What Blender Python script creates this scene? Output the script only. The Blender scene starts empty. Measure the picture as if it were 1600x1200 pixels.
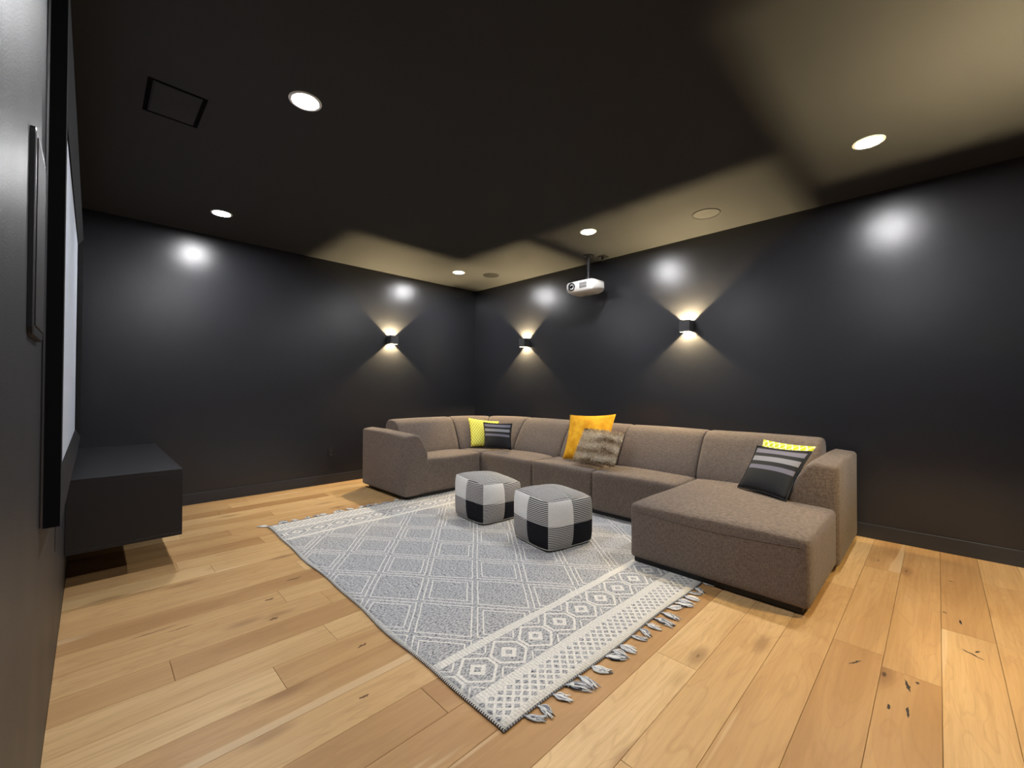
import bpy, bmesh, math, random
from mathutils import Vector, Matrix
R_ = random.Random(7)
PI = math.pi
scene = bpy.context.scene
COL = scene.collection

# ------------------------------------------------------------------ camera
RW, RY, RB, H = 4.498, 5.273, -0.50, 2.74        # room: x 0..RW, y RB..RY
cam_d = bpy.data.cameras.new('camera')
cam = bpy.data.objects.new('camera', cam_d)
COL.objects.link(cam)
cam_d.sensor_width = 36.0
cam_d.lens = 660.9 / 1600 * 36.0
cam_d.clip_start = 0.01
Fw = Vector((0.70475215, 0.70936271, 0.01135578))
Rt = Vector((0.70937009, -0.7048245, 0.00406206))
Up = Vector((-0.0108853, -0.00519271, 0.99992727))
cam.matrix_world = Matrix(((Rt.x, Up.x, -Fw.x, 0.1008), (Rt.y, Up.y, -Fw.y, 0.0),
                           (Rt.z, Up.z, -Fw.z, 1.1715), (0, 0, 0, 1)))
scene.camera = cam
# ------------------------------------------------------------------ world, exposure
world = bpy.data.worlds.new('world')
scene.world = world
world.use_nodes = True
world.node_tree.nodes['Background'].inputs[0].default_value = (0.0, 0.0, 0.0, 1)   # closed room
world.node_tree.nodes['Background'].inputs[1].default_value = 0.0
vs = scene.view_settings
vs.view_transform = 'Standard'
vs.look = 'None'
vs.exposure = 0.0
vs.gamma = 1.0
vs.use_curve_mapping = False
# lamp strengths (the lamps themselves are built further down)
DOWN_STRENGTH = 640.0
DOWN_COLOR = (0.985, 0.985, 1.0)
SCONCE_STRENGTH = 185000.0
SCONCE_COLOR = (1.0, 0.76, 0.40)


# ------------------------------------------------------------------ node helpers
def srgb(r, g, b):
    def f(c):
        c /= 255.0
        return c / 12.92 if c <= 0.04045 else ((c + 0.055) / 1.055) ** 2.4
    return (f(r), f(g), f(b), 1.0)


class X:
    """a scalar node socket with arithmetic"""
    def __init__(self, nt, s):
        self.nt, self.s = nt, s

    def op(self, name, *o):
        n = self.nt.nodes.new('ShaderNodeMath')
        n.operation = name
        for i, v in enumerate((self,) + o):
            if isinstance(v, X):
                self.nt.links.new(v.s, n.inputs[i])
            else:
                n.inputs[i].default_value = float(v)
        return X(self.nt, n.outputs[0])

    def __add__(self, o): return self.op('ADD', o)
    def __radd__(self, o): return self.op('ADD', o)
    def __sub__(self, o): return self.op('SUBTRACT', o)
    def __rsub__(self, o): return (self * -1.0) + o
    def __mul__(self, o): return self.op('MULTIPLY', o)
    def __rmul__(self, o): return self.op('MULTIPLY', o)
    def __truediv__(self, o): return self.op('DIVIDE', o)
    def abs(self): return self.op('ABSOLUTE')
    def frac(self): return self.op('FRACT')
    def floor(self): return self.op('FLOOR')
    def lt(self, o): return self.op('LESS_THAN', o)
    def gt(self, o): return self.op('GREATER_THAN', o)
    def max(self, o): return self.op('MAXIMUM', o)
    def min(self, o): return self.op('MINIMUM', o)
    def sin(self): return self.op('SINE')
    def cos(self): return self.op('COSINE')
    def pingpong(self, o): return self.op('PINGPONG', o)

    def ss(self, a, b, lo=0.0, hi=1.0):
        n = self.nt.nodes.new('ShaderNodeMapRange')
        n.interpolation_type = 'SMOOTHSTEP'
        self.nt.links.new(self.s, n.inputs[0])
        n.inputs[1].default_value, n.inputs[2].default_value = a, b
        n.inputs[3].default_value, n.inputs[4].default_value = lo, hi
        return X(self.nt, n.outputs[0])


class Mat:
    def __init__(self, name, rough=0.6, spec=0.5, metal=0.0):
        self.m = bpy.data.materials.new(name)
        self.m.use_nodes = True
        self.nt = self.m.node_tree
        self.b = self.nt.nodes['Principled BSDF']
        self.b.inputs['Roughness'].default_value = rough
        self.b.inputs['Specular IOR Level'].default_value = spec
        self.b.inputs['Metallic'].default_value = metal

    def node(self, t, **k):
        n = self.nt.nodes.new(t)
        for a, v in k.items():
            setattr(n, a, v)
        return n

    def set(self, name, v):
        if isinstance(v, X):
            v = v.s
        if isinstance(v, bpy.types.NodeSocket):
            self.nt.links.new(v, self.b.inputs[name])
        else:
            self.b.inputs[name].default_value = v

    def coord(self, kind):
        if kind == 'World':
            return self.node('ShaderNodeNewGeometry').outputs['Position']
        return self.node('ShaderNodeTexCoord').outputs[kind]

    def xyz(self, vec):
        n = self.node('ShaderNodeSeparateXYZ')
        self.nt.links.new(vec, n.inputs[0])
        return [X(self.nt, n.outputs[i]) for i in range(3)]

    def vec(self, *c):
        n = self.node('ShaderNodeCombineXYZ')
        for i, v in enumerate(c):
            if isinstance(v, X):
                self.nt.links.new(v.s, n.inputs[i])
            else:
                n.inputs[i].default_value = v
        return n.outputs[0]

    def noise(self, vec, scale=1.0, detail=2.0, rough=0.5, dist=0.0):
        n = self.node('ShaderNodeTexNoise')
        self.nt.links.new(vec, n.inputs['Vector'])
        n.inputs['Scale'].default_value = scale
        n.inputs['Detail'].default_value = detail
        n.inputs['Roughness'].default_value = rough
        n.inputs['Distortion'].default_value = dist
        return X(self.nt, n.outputs[0])

    def vor(self, vec, scale=1.0):
        n = self.node('ShaderNodeTexVoronoi')
        self.nt.links.new(vec, n.inputs['Vector'])
        n.inputs['Scale'].default_value = scale
        return X(self.nt, n.outputs['Distance'])

    def mix(self, fac, a, b, blend='MIX'):
        n = self.node('ShaderNodeMix', data_type='RGBA', blend_type=blend)
        ins = (n.inputs[0], n.inputs[6], n.inputs[7])
        for s, v in zip(ins, (fac, a, b)):
            if isinstance(v, X):
                v = v.s
            if isinstance(v, bpy.types.NodeSocket):
                self.nt.links.new(v, s)
            else:
                s.default_value = v
        return n.outputs[2]

    def ramp(self, fac, stops):
        n = self.node('ShaderNodeValToRGB')
        self.nt.links.new(fac.s, n.inputs[0])
        e = n.color_ramp.elements
        while len(e) < len(stops):
            e.new(0.5)
        for el, (p, c) in zip(e, stops):
            el.position, el.color = p, c
        return n.outputs[0]

    def bump(self, h, strength=0.3, dist=0.01):
        n = self.node('ShaderNodeBump')
        self.nt.links.new(h.s, n.inputs['Height'])
        n.inputs['Strength'].default_value = strength
        n.inputs['Distance'].default_value = dist
        self.nt.links.new(n.outputs[0], self.b.inputs['Normal'])

    def rand(self):
        return X(self.nt, self.node('ShaderNodeObjectInfo').outputs['Random'])


def plain(name, col, rough=0.5, spec=0.5, metal=0.0, var=0.06, scale=30):
    m = Mat(name, rough, spec, metal)
    n = m.noise(m.coord('Object'), scale, 3)
    dark = tuple(c * (1 - var) for c in col[:3]) + (1,)
    lite = tuple(min(1, c * (1 + var)) for c in col[:3]) + (1,)
    m.set('Base Color', m.mix(n, dark, lite))
    return m.m


def emitter(name, col, strength):
    m = Mat(name, 0.5)
    m.set('Base Color', (0.8, 0.8, 0.8, 1))
    m.set('Emission Color', tuple(col) + (1,))
    m.set('Emission Strength', strength)
    return m.m


M = {}
# walls: black satin paint with roller stipple
def wall_paint(name, r0, r1, bump):
    m_ = Mat(name, 0.3, 0.5)
    w_ = m_.coord('World')
    n_ = m_.noise(w_, 1.1, 3)
    m_.set('Base Color', m_.mix(n_, (0.0205, 0.0215, 0.0255, 1), (0.0240, 0.0250, 0.0295, 1)))
    m_.set('Roughness', m_.noise(w_, 2.5, 3).ss(0.2, 0.8, r0, r1))
    m_.bump(m_.noise(w_, 210, 2), bump, 0.002)
    return m_.m


M['wall'] = wall_paint('black_satin_paint', 0.255, 0.27, 0.30)
M['wall_matte'] = wall_paint('black_eggshell_paint', 0.44, 0.48, 0.4)
m = Mat('black_flat_ceiling_paint', 0.85, 0.2)
w = m.coord('World')
m.set('Base Color', m.mix(m.noise(w, 2.0, 3), (0.036, 0.0375, 0.040, 1), (0.041, 0.0425, 0.045, 1)))
m.bump(m.noise(w, 180, 2), 0.08, 0.002)
M['ceiling'] = m.m
M['baseboard'] = plain('charcoal_baseboard_paint', (0.026, 0.029, 0.036, 1), 0.4)

# oak boards
m = Mat('oak_board', 0.42, 0.35)
px, py, pz = m.xyz(m.coord('World'))
rnd = m.rand()
sx = px + rnd * 37.0
sy = py + rnd * 11.0
g0 = m.noise(m.vec(sx * 0.9, sy * 5.0, rnd * 9.0), 1.0, 3, 0.55, 0.6)
g1 = m.noise(m.vec(sx * 2.0, sy * 60.0, rnd * 5.0), 1.0, 4, 0.6, 0.2)
g2 = m.noise(m.vec(sx * 14.0, sy * 230.0, 0.0), 1.0, 2)
rings = ((g0 * 11.0 + sy * 3.0).frac() - 0.5).abs() * 2.0
basec = m.ramp(rnd * 0.45 + g0 * 0.55, [(0.18, srgb(168, 126, 80)), (0.42, srgb(196, 156, 105)),
                                       (0.62, srgb(211, 174, 122)), (0.85, srgb(224, 191, 141))])
c = m.mix(rings.ss(0.0, 0.35, 0.20, 0.0), basec, srgb(156, 116, 74))
c = m.mix(g1.ss(0.35, 0.75, 0.0, 0.28), c, srgb(164, 124, 82))
c = m.mix(g2.ss(0.55, 0.8, 0.0, 0.14), c, srgb(120, 80, 46))
pale = m.noise(m.vec(sx * 0.5, sy * 9.0, rnd * 3.0 + 4.0), 1.0, 2).ss(0.66, 0.70)
c = m.mix(pale * 0.45, c, srgb(228, 202, 162))
kn = m.vor(m.vec(sx * 1.5, sy * 4.2, rnd * 3.0), 1.0)
c = m.mix(kn.ss(0.05, 0.20, 0.5, 0.0), c, srgb(120, 82, 48))
c = m.mix(kn.ss(0.018, 0.045, 0.85, 0.0), c, srgb(52, 36, 24))
m.set('Base Color', c)
m.set('Roughness', g1.ss(0.3, 0.7, 0.38, 0.5))
m.bump(g1 * 0.6 + g2 * 0.4, 0.12, 0.002)
M['oak'] = m.m
M['knot'] = plain('dark_knot_filler', srgb(46, 34, 26), 0.6)
M['knot_brown'] = plain('brown_knot', srgb(112, 80, 52), 0.6, 0.3, 0, 0.5, 120)
M['subfloor'] = plain('subfloor_joint', srgb(62, 42, 24), 0.9)

# sofa cloth
m = Mat('taupe_linen_weave', 0.95, 0.12)
px, py, pz = m.xyz(m.coord('World'))
h1 = m.noise(m.vec(px * 48.0, py * 48.0, pz * 340.0), 1.0, 2)
h2 = m.noise(m.vec(px * 310.0, py * 310.0, pz * 44.0), 1.0, 2)
h3 = m.noise(m.coord('World'), 3.0, 2)
t = (h1 + h2) * 0.5
c = m.mix(t.ss(0.33, 0.67), (0.098, 0.075, 0.063, 1), (0.222, 0.177, 0.147, 1))
c = m.mix(h3.ss(0.3, 0.7, 0.0, 0.22), c, (0.12, 0.094, 0.077, 1))
m.set('Base Color', c)
m.set('Sheen Weight', 0.15)
wr = m.noise(m.vec(px * 7.0, py * 7.0, pz * 4.0), 1.0, 2, 0.4, 0.8)
m.bump(t + wr * 3.0, 0.35, 0.003)
M['sofa'] = m.m
M['plinth'] = plain('black_plinth', (0.012, 0.011, 0.011, 1), 0.6)

M['black_plastic'] = plain('black_plastic', (0.012, 0.012, 0.013, 1), 0.4)
M['black_metal'] = plain('black_powder_coat', (0.035, 0.036, 0.04, 1), 0.45)
M['sconce_in'] = plain('sconce_lining', (0.30, 0.28, 0.24, 1), 0.5)
M['white_plastic'] = plain('white_plastic', (0.78, 0.77, 0.75, 1), 0.35)
M['grey_plastic'] = plain('grey_plastic', (0.05, 0.05, 0.05, 1), 0.5)
M['lens'] = plain('lens_glass', (0.01, 0.011, 0.016, 1), 0.06, 0.8)
M['slot_black'] = plain('vent_slot_black', (0.003, 0.003, 0.003, 1), 0.9, 0.05)
M['chrome'] = plain('brushed_steel', (0.45, 0.45, 0.46, 1), 0.3, 0.5, 1.0)
M['velvet'] = plain('black_velvet', (0.006, 0.006, 0.007, 1), 0.95, 0.08, 0, 0.2, 200)
M['velvet'].node_tree.nodes['Principled BSDF'].inputs['Sheen Weight'].default_value = 0.09
M['velvet'].node_tree.nodes['Principled BSDF'].inputs['Sheen Roughness'].default_value = 0.35
M['frame_side'] = plain('black_aluminium', (0.008, 0.008, 0.009, 1), 0.5, 0.3)
M['screen'] = plain('projection_screen', (0.46, 0.50, 0.57, 1), 0.85, 0.1, 0, 0.01)
M['grille'] = plain('black_speaker_mesh', (0.006, 0.006, 0.006, 1), 0.6, 0.4, 0, 0.5, 400)
M['grille_painted'] = plain('painted_speaker_mesh', (0.033, 0.034, 0.036, 1), 0.7, 0.3, 0, 0.2, 400)
M['trim_white'] = plain('white_trim_ring', (0.8, 0.8, 0.8, 1), 0.4)
m = Mat('black_stained_oak', 0.45, 0.45)
o = m.xyz(m.coord('World'))
g = m.noise(m.vec(o[0] * 220.0, o[1] * 4.0, o[2] * 220.0), 1.0, 3)
m.set('Base Color', m.mix(g, (0.006, 0.006, 0.0075, 1), (0.017, 0.017, 0.020, 1)))
m.bump(g, 0.3, 0.002)
M['black_oak'] = m.m

M['down_lamp'] = emitter('downlight_glow', DOWN_COLOR, DOWN_STRENGTH)
M['sconce_lamp'] = emitter('sconce_glow', SCONCE_COLOR, SCONCE_STRENGTH)
M['sconce_lamp_low'] = emitter('sconce_glow_low', SCONCE_COLOR, SCONCE_STRENGTH * 0.56)


# ------------------------------------------------------------------ object helpers
def tag(o, label=None, cat=None, group=None, kind=None):
    if label: o['label'] = label
    if cat: o['category'] = cat
    if group: o['group'] = group
    if kind: o['kind'] = kind
    return o


def empty(name, loc=(0, 0, 0), rz=0.0):
    o = bpy.data.objects.new(name, None)
    COL.objects.link(o)
    o.location = loc
    o.rotation_euler = (0, 0, rz)
    o.empty_display_size = 0.1
    return o


def link_mesh(name, me, mat, parent=None, smooth=False):
    o = bpy.data.objects.new(name, me)
    COL.objects.link(o)
    if mat is not None and len(me.materials) == 0:
        me.materials.append(M[mat] if isinstance(mat, str) else mat)
    if smooth:
        for p in me.polygons:
            p.use_smooth = True
    if parent is not None:
        o.parent = parent
    return o


def from_bm(name, bm, mat, parent=None, smooth=False):
    bmesh.ops.recalc_face_normals(bm, faces=bm.faces[:])
    me = bpy.data.meshes.new(name)
    bm.to_mesh(me)
    bm.free()
    return link_mesh(name, me, mat, parent, smooth)


def add_box(bm, a, b, bevel=0.0, seg=1):
    vs_ = [bm.verts.new((x, y, z)) for x in (a[0], b[0]) for y in (a[1], b[1]) for z in (a[2], b[2])]
    fs = [(0, 1, 3, 2), (4, 6, 7, 5), (0, 4, 5, 1), (2, 3, 7, 6), (0, 2, 6, 4), (1, 5, 7, 3)]
    faces = [bm.faces.new([vs_[i] for i in f]) for f in fs]
    if bevel:
        es = list({e for f in faces for e in f.edges})
        bmesh.ops.bevel(bm, geom=es, offset=bevel, segments=seg, profile=0.5, affect='EDGES')


def box(name, a, b, mat, parent=None, bevel=0.0, seg=1, smooth=False):
    bm = bmesh.new()
    add_box(bm, a, b, bevel, seg)
    return from_bm(name, bm, mat, parent, smooth)


def add_lathe(bm, prof, seg=32, axis='Z', c=(0, 0, 0)):
    rings_ = []
    for r, h in prof:
        ring = []
        for i in range(seg):
            a = 2 * PI * i / seg
            p = (r * math.cos(a), r * math.sin(a), h)
            if axis == 'X': p = (p[2], p[0], p[1])
            if axis == 'Y': p = (p[0], p[2], p[1])
            ring.append(bm.verts.new((p[0] + c[0], p[1] + c[1], p[2] + c[2])))
        rings_.append(ring)
    for k in range(len(rings_) - 1):
        for i in range(seg):
            j = (i + 1) % seg
            bm.faces.new((rings_[k][i], rings_[k][j], rings_[k + 1][j], rings_[k + 1][i]))
    for ring in (rings_[0], rings_[-1]):
        bm.faces.new(ring)


def lathe(name, prof, mat, parent=None, seg=32, axis='Z', c=(0, 0, 0), smooth=True):
    bm = bmesh.new()
    add_lathe(bm, prof, seg, axis, c)
    o = from_bm(name, bm, mat, parent, False)
    if smooth:
        for p in o.data.polygons:
            p.use_smooth = len(p.vertices) == 4
        o.data.set_sharp_from_angle(angle=math.radians(40))
    return o


def add_tube(bm, pts, r, seg=8):
    pts = [Vector(p) for p in pts]
    prev = None
    first = None
    for k, p in enumerate(pts):
        d = (pts[min(k + 1, len(pts) - 1)] - pts[max(k - 1, 0)]).normalized()
        up = Vector((0, 0, 1)) if abs(d.z) < 0.9 else Vector((1, 0, 0))
        s = d.cross(up).normalized()
        u = s.cross(d)
        rr = r[k] if isinstance(r, (list, tuple)) else r
        ring = [bm.verts.new(p + (s * math.cos(2 * PI * i / seg) + u * math.sin(2 * PI * i / seg)) * rr)
                for i in range(seg)]
        if prev:
            for i in range(seg):
                j = (i + 1) % seg
                bm.faces.new((prev[i], prev[j], ring[j], ring[i]))
        else:
            first = ring
        prev = ring
    bm.faces.new(first)
    bm.faces.new(prev)


def loft(name, sections, mat, parent=None, bevel=0.0, seg=3, smooth=True):
    """closed polygons of equal length, capped at both ends"""
    bm = bmesh.new()
    rings_ = [[bm.verts.new(p) for p in s] for s in sections]
    n = len(rings_[0])
    for k in range(len(rings_) - 1):
        for i in range(n):
            j = (i + 1) % n
            bm.faces.new((rings_[k][i], rings_[k][j], rings_[k + 1][j], rings_[k + 1][i]))
    bm.faces.new(rings_[0])
    bm.faces.new(rings_[-1])
    bmesh.ops.recalc_face_normals(bm, faces=bm.faces[:])
    if bevel:
        es = [e for e in bm.edges if len(e.link_faces) == 2 and e.calc_face_angle(0) > math.radians(50)]
        bmesh.ops.bevel(bm, geom=es, offset=bevel, segments=seg, profile=0.5, affect='EDGES', clamp_overlap=True)
    return from_bm(name, bm, mat, parent, smooth)


# ------------------------------------------------------------------ the room
def shell(name, a, b, mat):
    return tag(box(name, a, b, mat), kind='structure')


shell('wall_left', (-0.12, RB - 0.12, -0.03), (0, RY + 0.12, H + 0.1), 'wall_matte')
shell('wall_far', (0, RY, -0.03), (RW, RY + 0.12, H + 0.1), 'wall')
shell('wall_right', (RW, RB - 0.12, -0.03), (RW + 0.12, RY + 0.12, H + 0.1), 'wall')
shell('wall_back', (0, RB - 0.12, -0.03), (RW, RB, H + 0.1), 'wall')
shell('ceiling', (0, RB, H), (RW, RY, H + 0.1), 'ceiling')


def baseboard(name, a, b):
    bm = bmesh.new()
    add_box(bm, a, b, 0.003, 2)
    return tag(from_bm(name, bm, 'baseboard'), kind='structure')


baseboard('baseboard_far', (0.0, RY - 0.015, 0.0005), (RW, RY, 0.111))
baseboard('baseboard_right', (RW - 0.015, RB, 0.0005), (RW, RY - 0.015, 0.111))
baseboard('baseboard_back', (0.0, RB, 0.0005), (RW - 0.015, RB + 0.015, 0.111))

floor = tag(box('floor', (0, RB, -0.03), (RW, RY, -0.0135), 'subfloor'), kind='structure')
PW, P0 = 0.1798, -0.006
JOINTS = {0: [2.495], 1: [2.595, 3.78], -1: [3.085, 0.9], -2: [3.96, 1.7], 10: [0.653, 2.2], 11: [0.925, 2.6],
          14: [0.872, 2.9], 13: [1.046, 3.3], 16: [1.088, 3.0], 4: [1.905, 3.6], 5: [0.7, 2.95], 3: [1.3, 3.2],
          2: [0.85, 3.3], 6: [1.55, 3.75], 12: [1.9, 0.35]}
planks = []
k0 = math.floor((RB - P0) / PW)
for k in range(k0, math.ceil((RY - P0) / PW)):
    ya, yb = max(RB, P0 + k * PW), min(RY, P0 + (k + 1) * PW)
    if k in JOINTS:
        js = sorted(JOINTS[k])
    else:
        js, x = [], R_.uniform(0.25, 1.7)
        while x < RW - 0.3:
            js.append(x)
            x += R_.uniform(0.95, 2.0)
    xs = [0.0] + js + [RW]
    for i in range(len(xs) - 1):
        g = 0.0006
        bm = bmesh.new()
        cx, cy = (xs[i] + xs[i + 1]) / 2, (ya + yb) / 2
        hx, hy = (xs[i + 1] - xs[i]) / 2 - g, (yb - ya) / 2 - g
        z0, c_ = -0.0135, 0.0011
        lo = [bm.verts.new((sx_ * hx, sy_ * hy, z0)) for sx_, sy_ in ((-1, -1), (1, -1), (1, 1), (-1, 1))]
        mi = [bm.verts.new((sx_ * hx, sy_ * hy, -c_)) for sx_, sy_ in ((-1, -1), (1, -1), (1, 1), (-1, 1))]
        hi = [bm.verts.new((sx_ * (hx - c_), sy_ * (hy - c_), 0)) for sx_, sy_ in ((-1, -1), (1, -1), (1, 1), (-1, 1))]
        for a_, b_ in ((lo, mi), (mi, hi)):
            for q in range(4):
                bm.faces.new((a_[q], a_[(q + 1) % 4], b_[(q + 1) % 4], b_[q]))
        bm.faces.new(hi)
        bm.faces.new(lo)
        o = from_bm('plank', bm, 'oak', floor)
        o.location = (cx, cy, 0)
        planks.append((xs[i], xs[i + 1], ya, yb, o))
# cracks and knots the photograph shows, each let into its board
for kx, ky, ln, wd, ang in [(2.41, 0.09, .085, .012, .25), (2.458, 0.062, .02, .012, 0), (2.22, 0.083, .07, .009, .05),
                            (2.207, 0.135, .035, .012, .2), (2.445, 0.257, .075, .009, -.5), (2.888, -0.103, .085, .010, .9),
                            (2.93, -0.12, .035, .008, -.5), (3.232, -0.075, .06, .008, .1), (3.856, -0.049, .03, .010, 1.3),
                            (3.309, -0.02, .02, .012, 0.8), (3.958, 0.294, .03, .007, .2), (0.996, 2.789, .09, .016, 0),
                            (0.811, 2.612, .05, .02, 0), (0.768, 2.379, .045, .02, 0), (0.986, 1.852, .05, .016, .1),
                            (0.848, 1.543, .04, .014, 0), (0.33, 2.65, .16, .008, 0.05), (0.42, 2.60, .10, .007, 0)]:
    for x0, x1, y0, y1, po in planks:
        if x0 <= kx < x1 and y0 <= ky < y1:
            bm = bmesh.new()
            n = 7
            top, bot = [], []
            for i in range(n + 1):
                s = i / n
                ww = wd * 0.5 * max(0.0, math.sin(PI * s)) ** 0.7 * R_.uniform(0.55, 1.1) + 0.0006
                wob = R_.uniform(-.25, .25) * wd
                lx = (s - .5) * ln
                for lst, sg in ((top, 1), (bot, -1)):
                    yy = wob + sg * ww
                    lst.append(bm.verts.new((lx * math.cos(ang) - yy * math.sin(ang),
                                             lx * math.sin(ang) + yy * math.cos(ang), 0.0)))
            for i in range(n):
                bm.faces.new((bot[i], bot[i + 1], top[i + 1], top[i]))
            kob = from_bm('knot', bm, 'knot' if kx > 1.5 else 'knot_brown', po)
            for p_ in kob.data.polygons:
                if p_.normal.z < 0:
                    p_.flip()
            kob.location = (kx - po.location.x, ky - po.location.y, 0.0004)
            break


# ------------------------------------------------------------------ downlights
def downlight(x, y, label):
    t = empty('recessed_downlight', (x, y, H))
    lathe('trim_ring', [(.066, -.0006), (.066, -.004), (.072, -.006), (.082, -.003), (.083, -.0006)], 'trim_white', t, 40)
    lathe('lamp', [(.001, -.0035), (.064, -.0035), (.064, -.0008), (.001, -.0008)], 'down_lamp', t, 40)
    return tag(t, label, 'ceiling light', 'recessed ceiling downlights')


downlight(.913, 2.430, 'round white recessed downlight beside the rectangular ceiling vent')
downlight(.913, 4.535, 'round recessed downlight over the floating black cabinet')
downlight(3.60, 4.550, 'round recessed downlight in the ceiling above the sofa corner, by a dark round speaker')
downlight(3.593, 2.447, 'round recessed downlight in the ceiling just in front of the projector mount')
downlight(3.567, .300, 'round recessed downlight in the ceiling above the chaise end of the sofa')
downlight(.913, .300, 'round recessed downlight in the ceiling near the tall wall speaker panel')


# ------------------------------------------------------------------ sconces
def sconce(loc, rz, label):
    """local +x points out of the wall, wall plane at x=0"""
    t = empty('wall_sconce', loc, rz)
    D, Wd, Hh, th = .112, .054, .059, .004
    bm = bmesh.new()
    x0 = .0015
    add_box(bm, (x0, -Wd, -Hh), (x0 + th, Wd, Hh), .0008)
    add_box(bm, (D - th, -Wd, -Hh), (D, Wd, Hh), .0008)
    add_box(bm, (x0 + th, -Wd, -Hh), (D - th, -Wd + th, Hh), .0008)
    add_box(bm, (x0 + th, Wd - th, -Hh), (D - th, Wd, Hh), .0008)
    from_bm('housing', bm, 'black_metal', t)
    box('lamp_holder', (x0 + th, -Wd + th, -.013), (D - th, Wd - th, .013), 'sconce_in', t, .001)
    for s in (1, -1):
        a, b = sorted((s * .0135, s * .0165))
        lathe('lamp', [(.0003, a), (.005, a), (.005, b), (.0003, b)], 'sconce_lamp' if s > 0 else 'sconce_lamp_low', t, 16, 'Z', (D / 2, 0, 0))
    return tag(t, label, 'wall light', 'black cube wall sconces')


sconce((RW, 1.822, 1.822), PI, 'black cube wall sconce above the sofa seat between mustard pillow and chaise')
sconce((RW, 4.127, 1.822), PI, 'black cube wall sconce to the corner side of the projector')
sconce((2.995, RY, 1.828), -PI / 2, 'black cube wall sconce above the left arm end of the sofa')
sconce((3.0, RB, 1.825), PI / 2, 'black cube wall sconce on the rear wall facing the sofa corner')


# ------------------------------------------------------------------ ceiling fittings
def ceiling_speaker(x, y, r, grille, label):
    t = empty('ceiling_speaker', (x, y, H))
    lathe('rim', [(r - .010, -.0006), (r - .009, -.005), (r - .003, -.006), (r, -.0006)], 'ceiling' if grille == 'grille_painted' else 'grille', t, 48)
    lathe('grille', [(.002, -.0042), (r - .012, -.0032), (r - .012, -.0008), (.002, -.0008)], grille, t, 48)
    return tag(t, label, 'speaker', 'round in-ceiling speakers')


ceiling_speaker(3.999, 4.342, .112, 'grille', 'round dark in-ceiling speaker close to the room corner')
ceiling_speaker(3.972, 1.448, .118, 'grille_painted', 'round in-ceiling speaker painted like the ceiling, past the projector')

t = empty('ceiling_vent', (.41, 2.973, H))
box('cover', (-.098, -.160, -.004), (.098, .160, -.0008), 'ceiling', t, .001)
bm = bmesh.new()
for a, b in (((-.125, -.176, -.003), (-.104, .176, -.0008)), ((.104, -.176, -.003), (.125, .176, -.0008)),
             ((-.104, -.176, -.003), (.104, -.166, -.0008)), ((-.104, .166, -.003), (.104, .176, -.0008))):
    add_box(bm, a, b)
from_bm('slot_frame', bm, 'slot_black', t)
tag(t, 'flat rectangular ceiling vent cover with black perimeter slots', 'vent')

# projector on its pole
t = empty('projector', (4.235, 2.925, H))
lathe('ceiling_plate', [(.062, -.0006), (.062, -.008), (.05, -.014), (.022, -.022), (.02, -.03)], 'black_plastic', t, 28, 'Z', (-.01, -.04, 0))
for a in (0.6, 2.7, 4.6):
    lathe('screw', [(.006, -.012), (.006, -.016), (.003, -.018)], 'chrome', t, 10, 'Z', (-.01 + .047 * math.cos(a), -.04 + .047 * math.sin(a), 0))
lathe('pole', [(.017, -.02), (.017, -.16), (.013, -.165), (.013, -.25)], 'black_metal', t, 20, 'Z', (-.01, -.04, 0))
lathe('swivel_joint', [(.024, -.245), (.027, -.253), (.027, -.272), (.02, -.279)], 'black_plastic', t, 18, 'Z', (-.01, -.04, 0))
bm = bmesh.new()
for ax, ay in ((-.10, -.10), (-.10, .10), (.08, .0)):
    add_tube(bm, [(-.01, -.04, -.276), (ax * .6 - .01, ay * .6 - .02, -.293), (ax * .8, ay * .8, -.309)], .007, 8)
from_bm('mount_arm', bm, 'black_plastic', t)
# body: shaped rounded slab; lens side bulges towards the screen
zt, zb = -.306, -.446
secs = []
for z, ins in ((zb, .045), (zb + .018, .012), (zb + .05, .0), (zt - .03, .0), (zt - .008, .010), (zt, .03)):
    s = []
    for (bx_, by_) in ((-.135, -.185), (-.145, -.10), (-.147, 0), (-.150, .10), (-.138, .185), (.09, .195), (.125, .15),
                       (.13, 0), (.125, -.15), (.09, -.195), (-.10, -.195)):
        f = 1 - ins / .16
        g = 1 - ins / .19
        s.append((bx_ * f, by_ * g, z + .03 * (.1 if bx_ > 0 else 0)))
    secs.append(s)
loft('body', secs, 'white_plastic', t, .012, 3)
lens = lathe('lens_ring', [(.046, .0), (.046, -.013), (.040, -.015), (.034, -.006), (.032, .004), (.032, .012)], 'black_plastic', t, 32, 'X', (-.147, .098, -.372))
lathe('lens', [(.001, -.006), (.016, -.004), (.028, .002), (.029, .006), (.001, .006)], 'lens', lens, 28, 'X', (-.147, .098, -.372))
bm = bmesh.new()
for i in range(6):
    for j in range(2):
        y = -.105 + i * .0165
        add_box(bm, (-.1505, y, -.401 + j * .033), (-.140, y + .009, -.372 + j * .033))
from_bm('vent_slots', bm, 'grey_plastic', t)
tag(t, 'white ceiling-mounted projector with black lens on a short black pole', 'projector')

t = empty('ceiling_socket', (4.37, 2.775, H))
box('plate', (-.055, -.04, -.006), (.055, .04, -.0006), 'black_plastic', t, .002)
box('plug', (-.022, -.016, -.04), (.012, .014, -.0055), 'black_plastic', t, .004, 2)
bm = bmesh.new()
add_tube(bm, [(-.005, 0, -.038), (-.008, -.003, -.055), (-.02, -.005, -.066), (-.034, -.004, -.060), (-.04, 0, -.045)], .004, 8)
from_bm('cord', bm, 'black_plastic', t, True)
tag(t, 'small black ceiling power socket with plug behind projector pole', 'socket')

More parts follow.
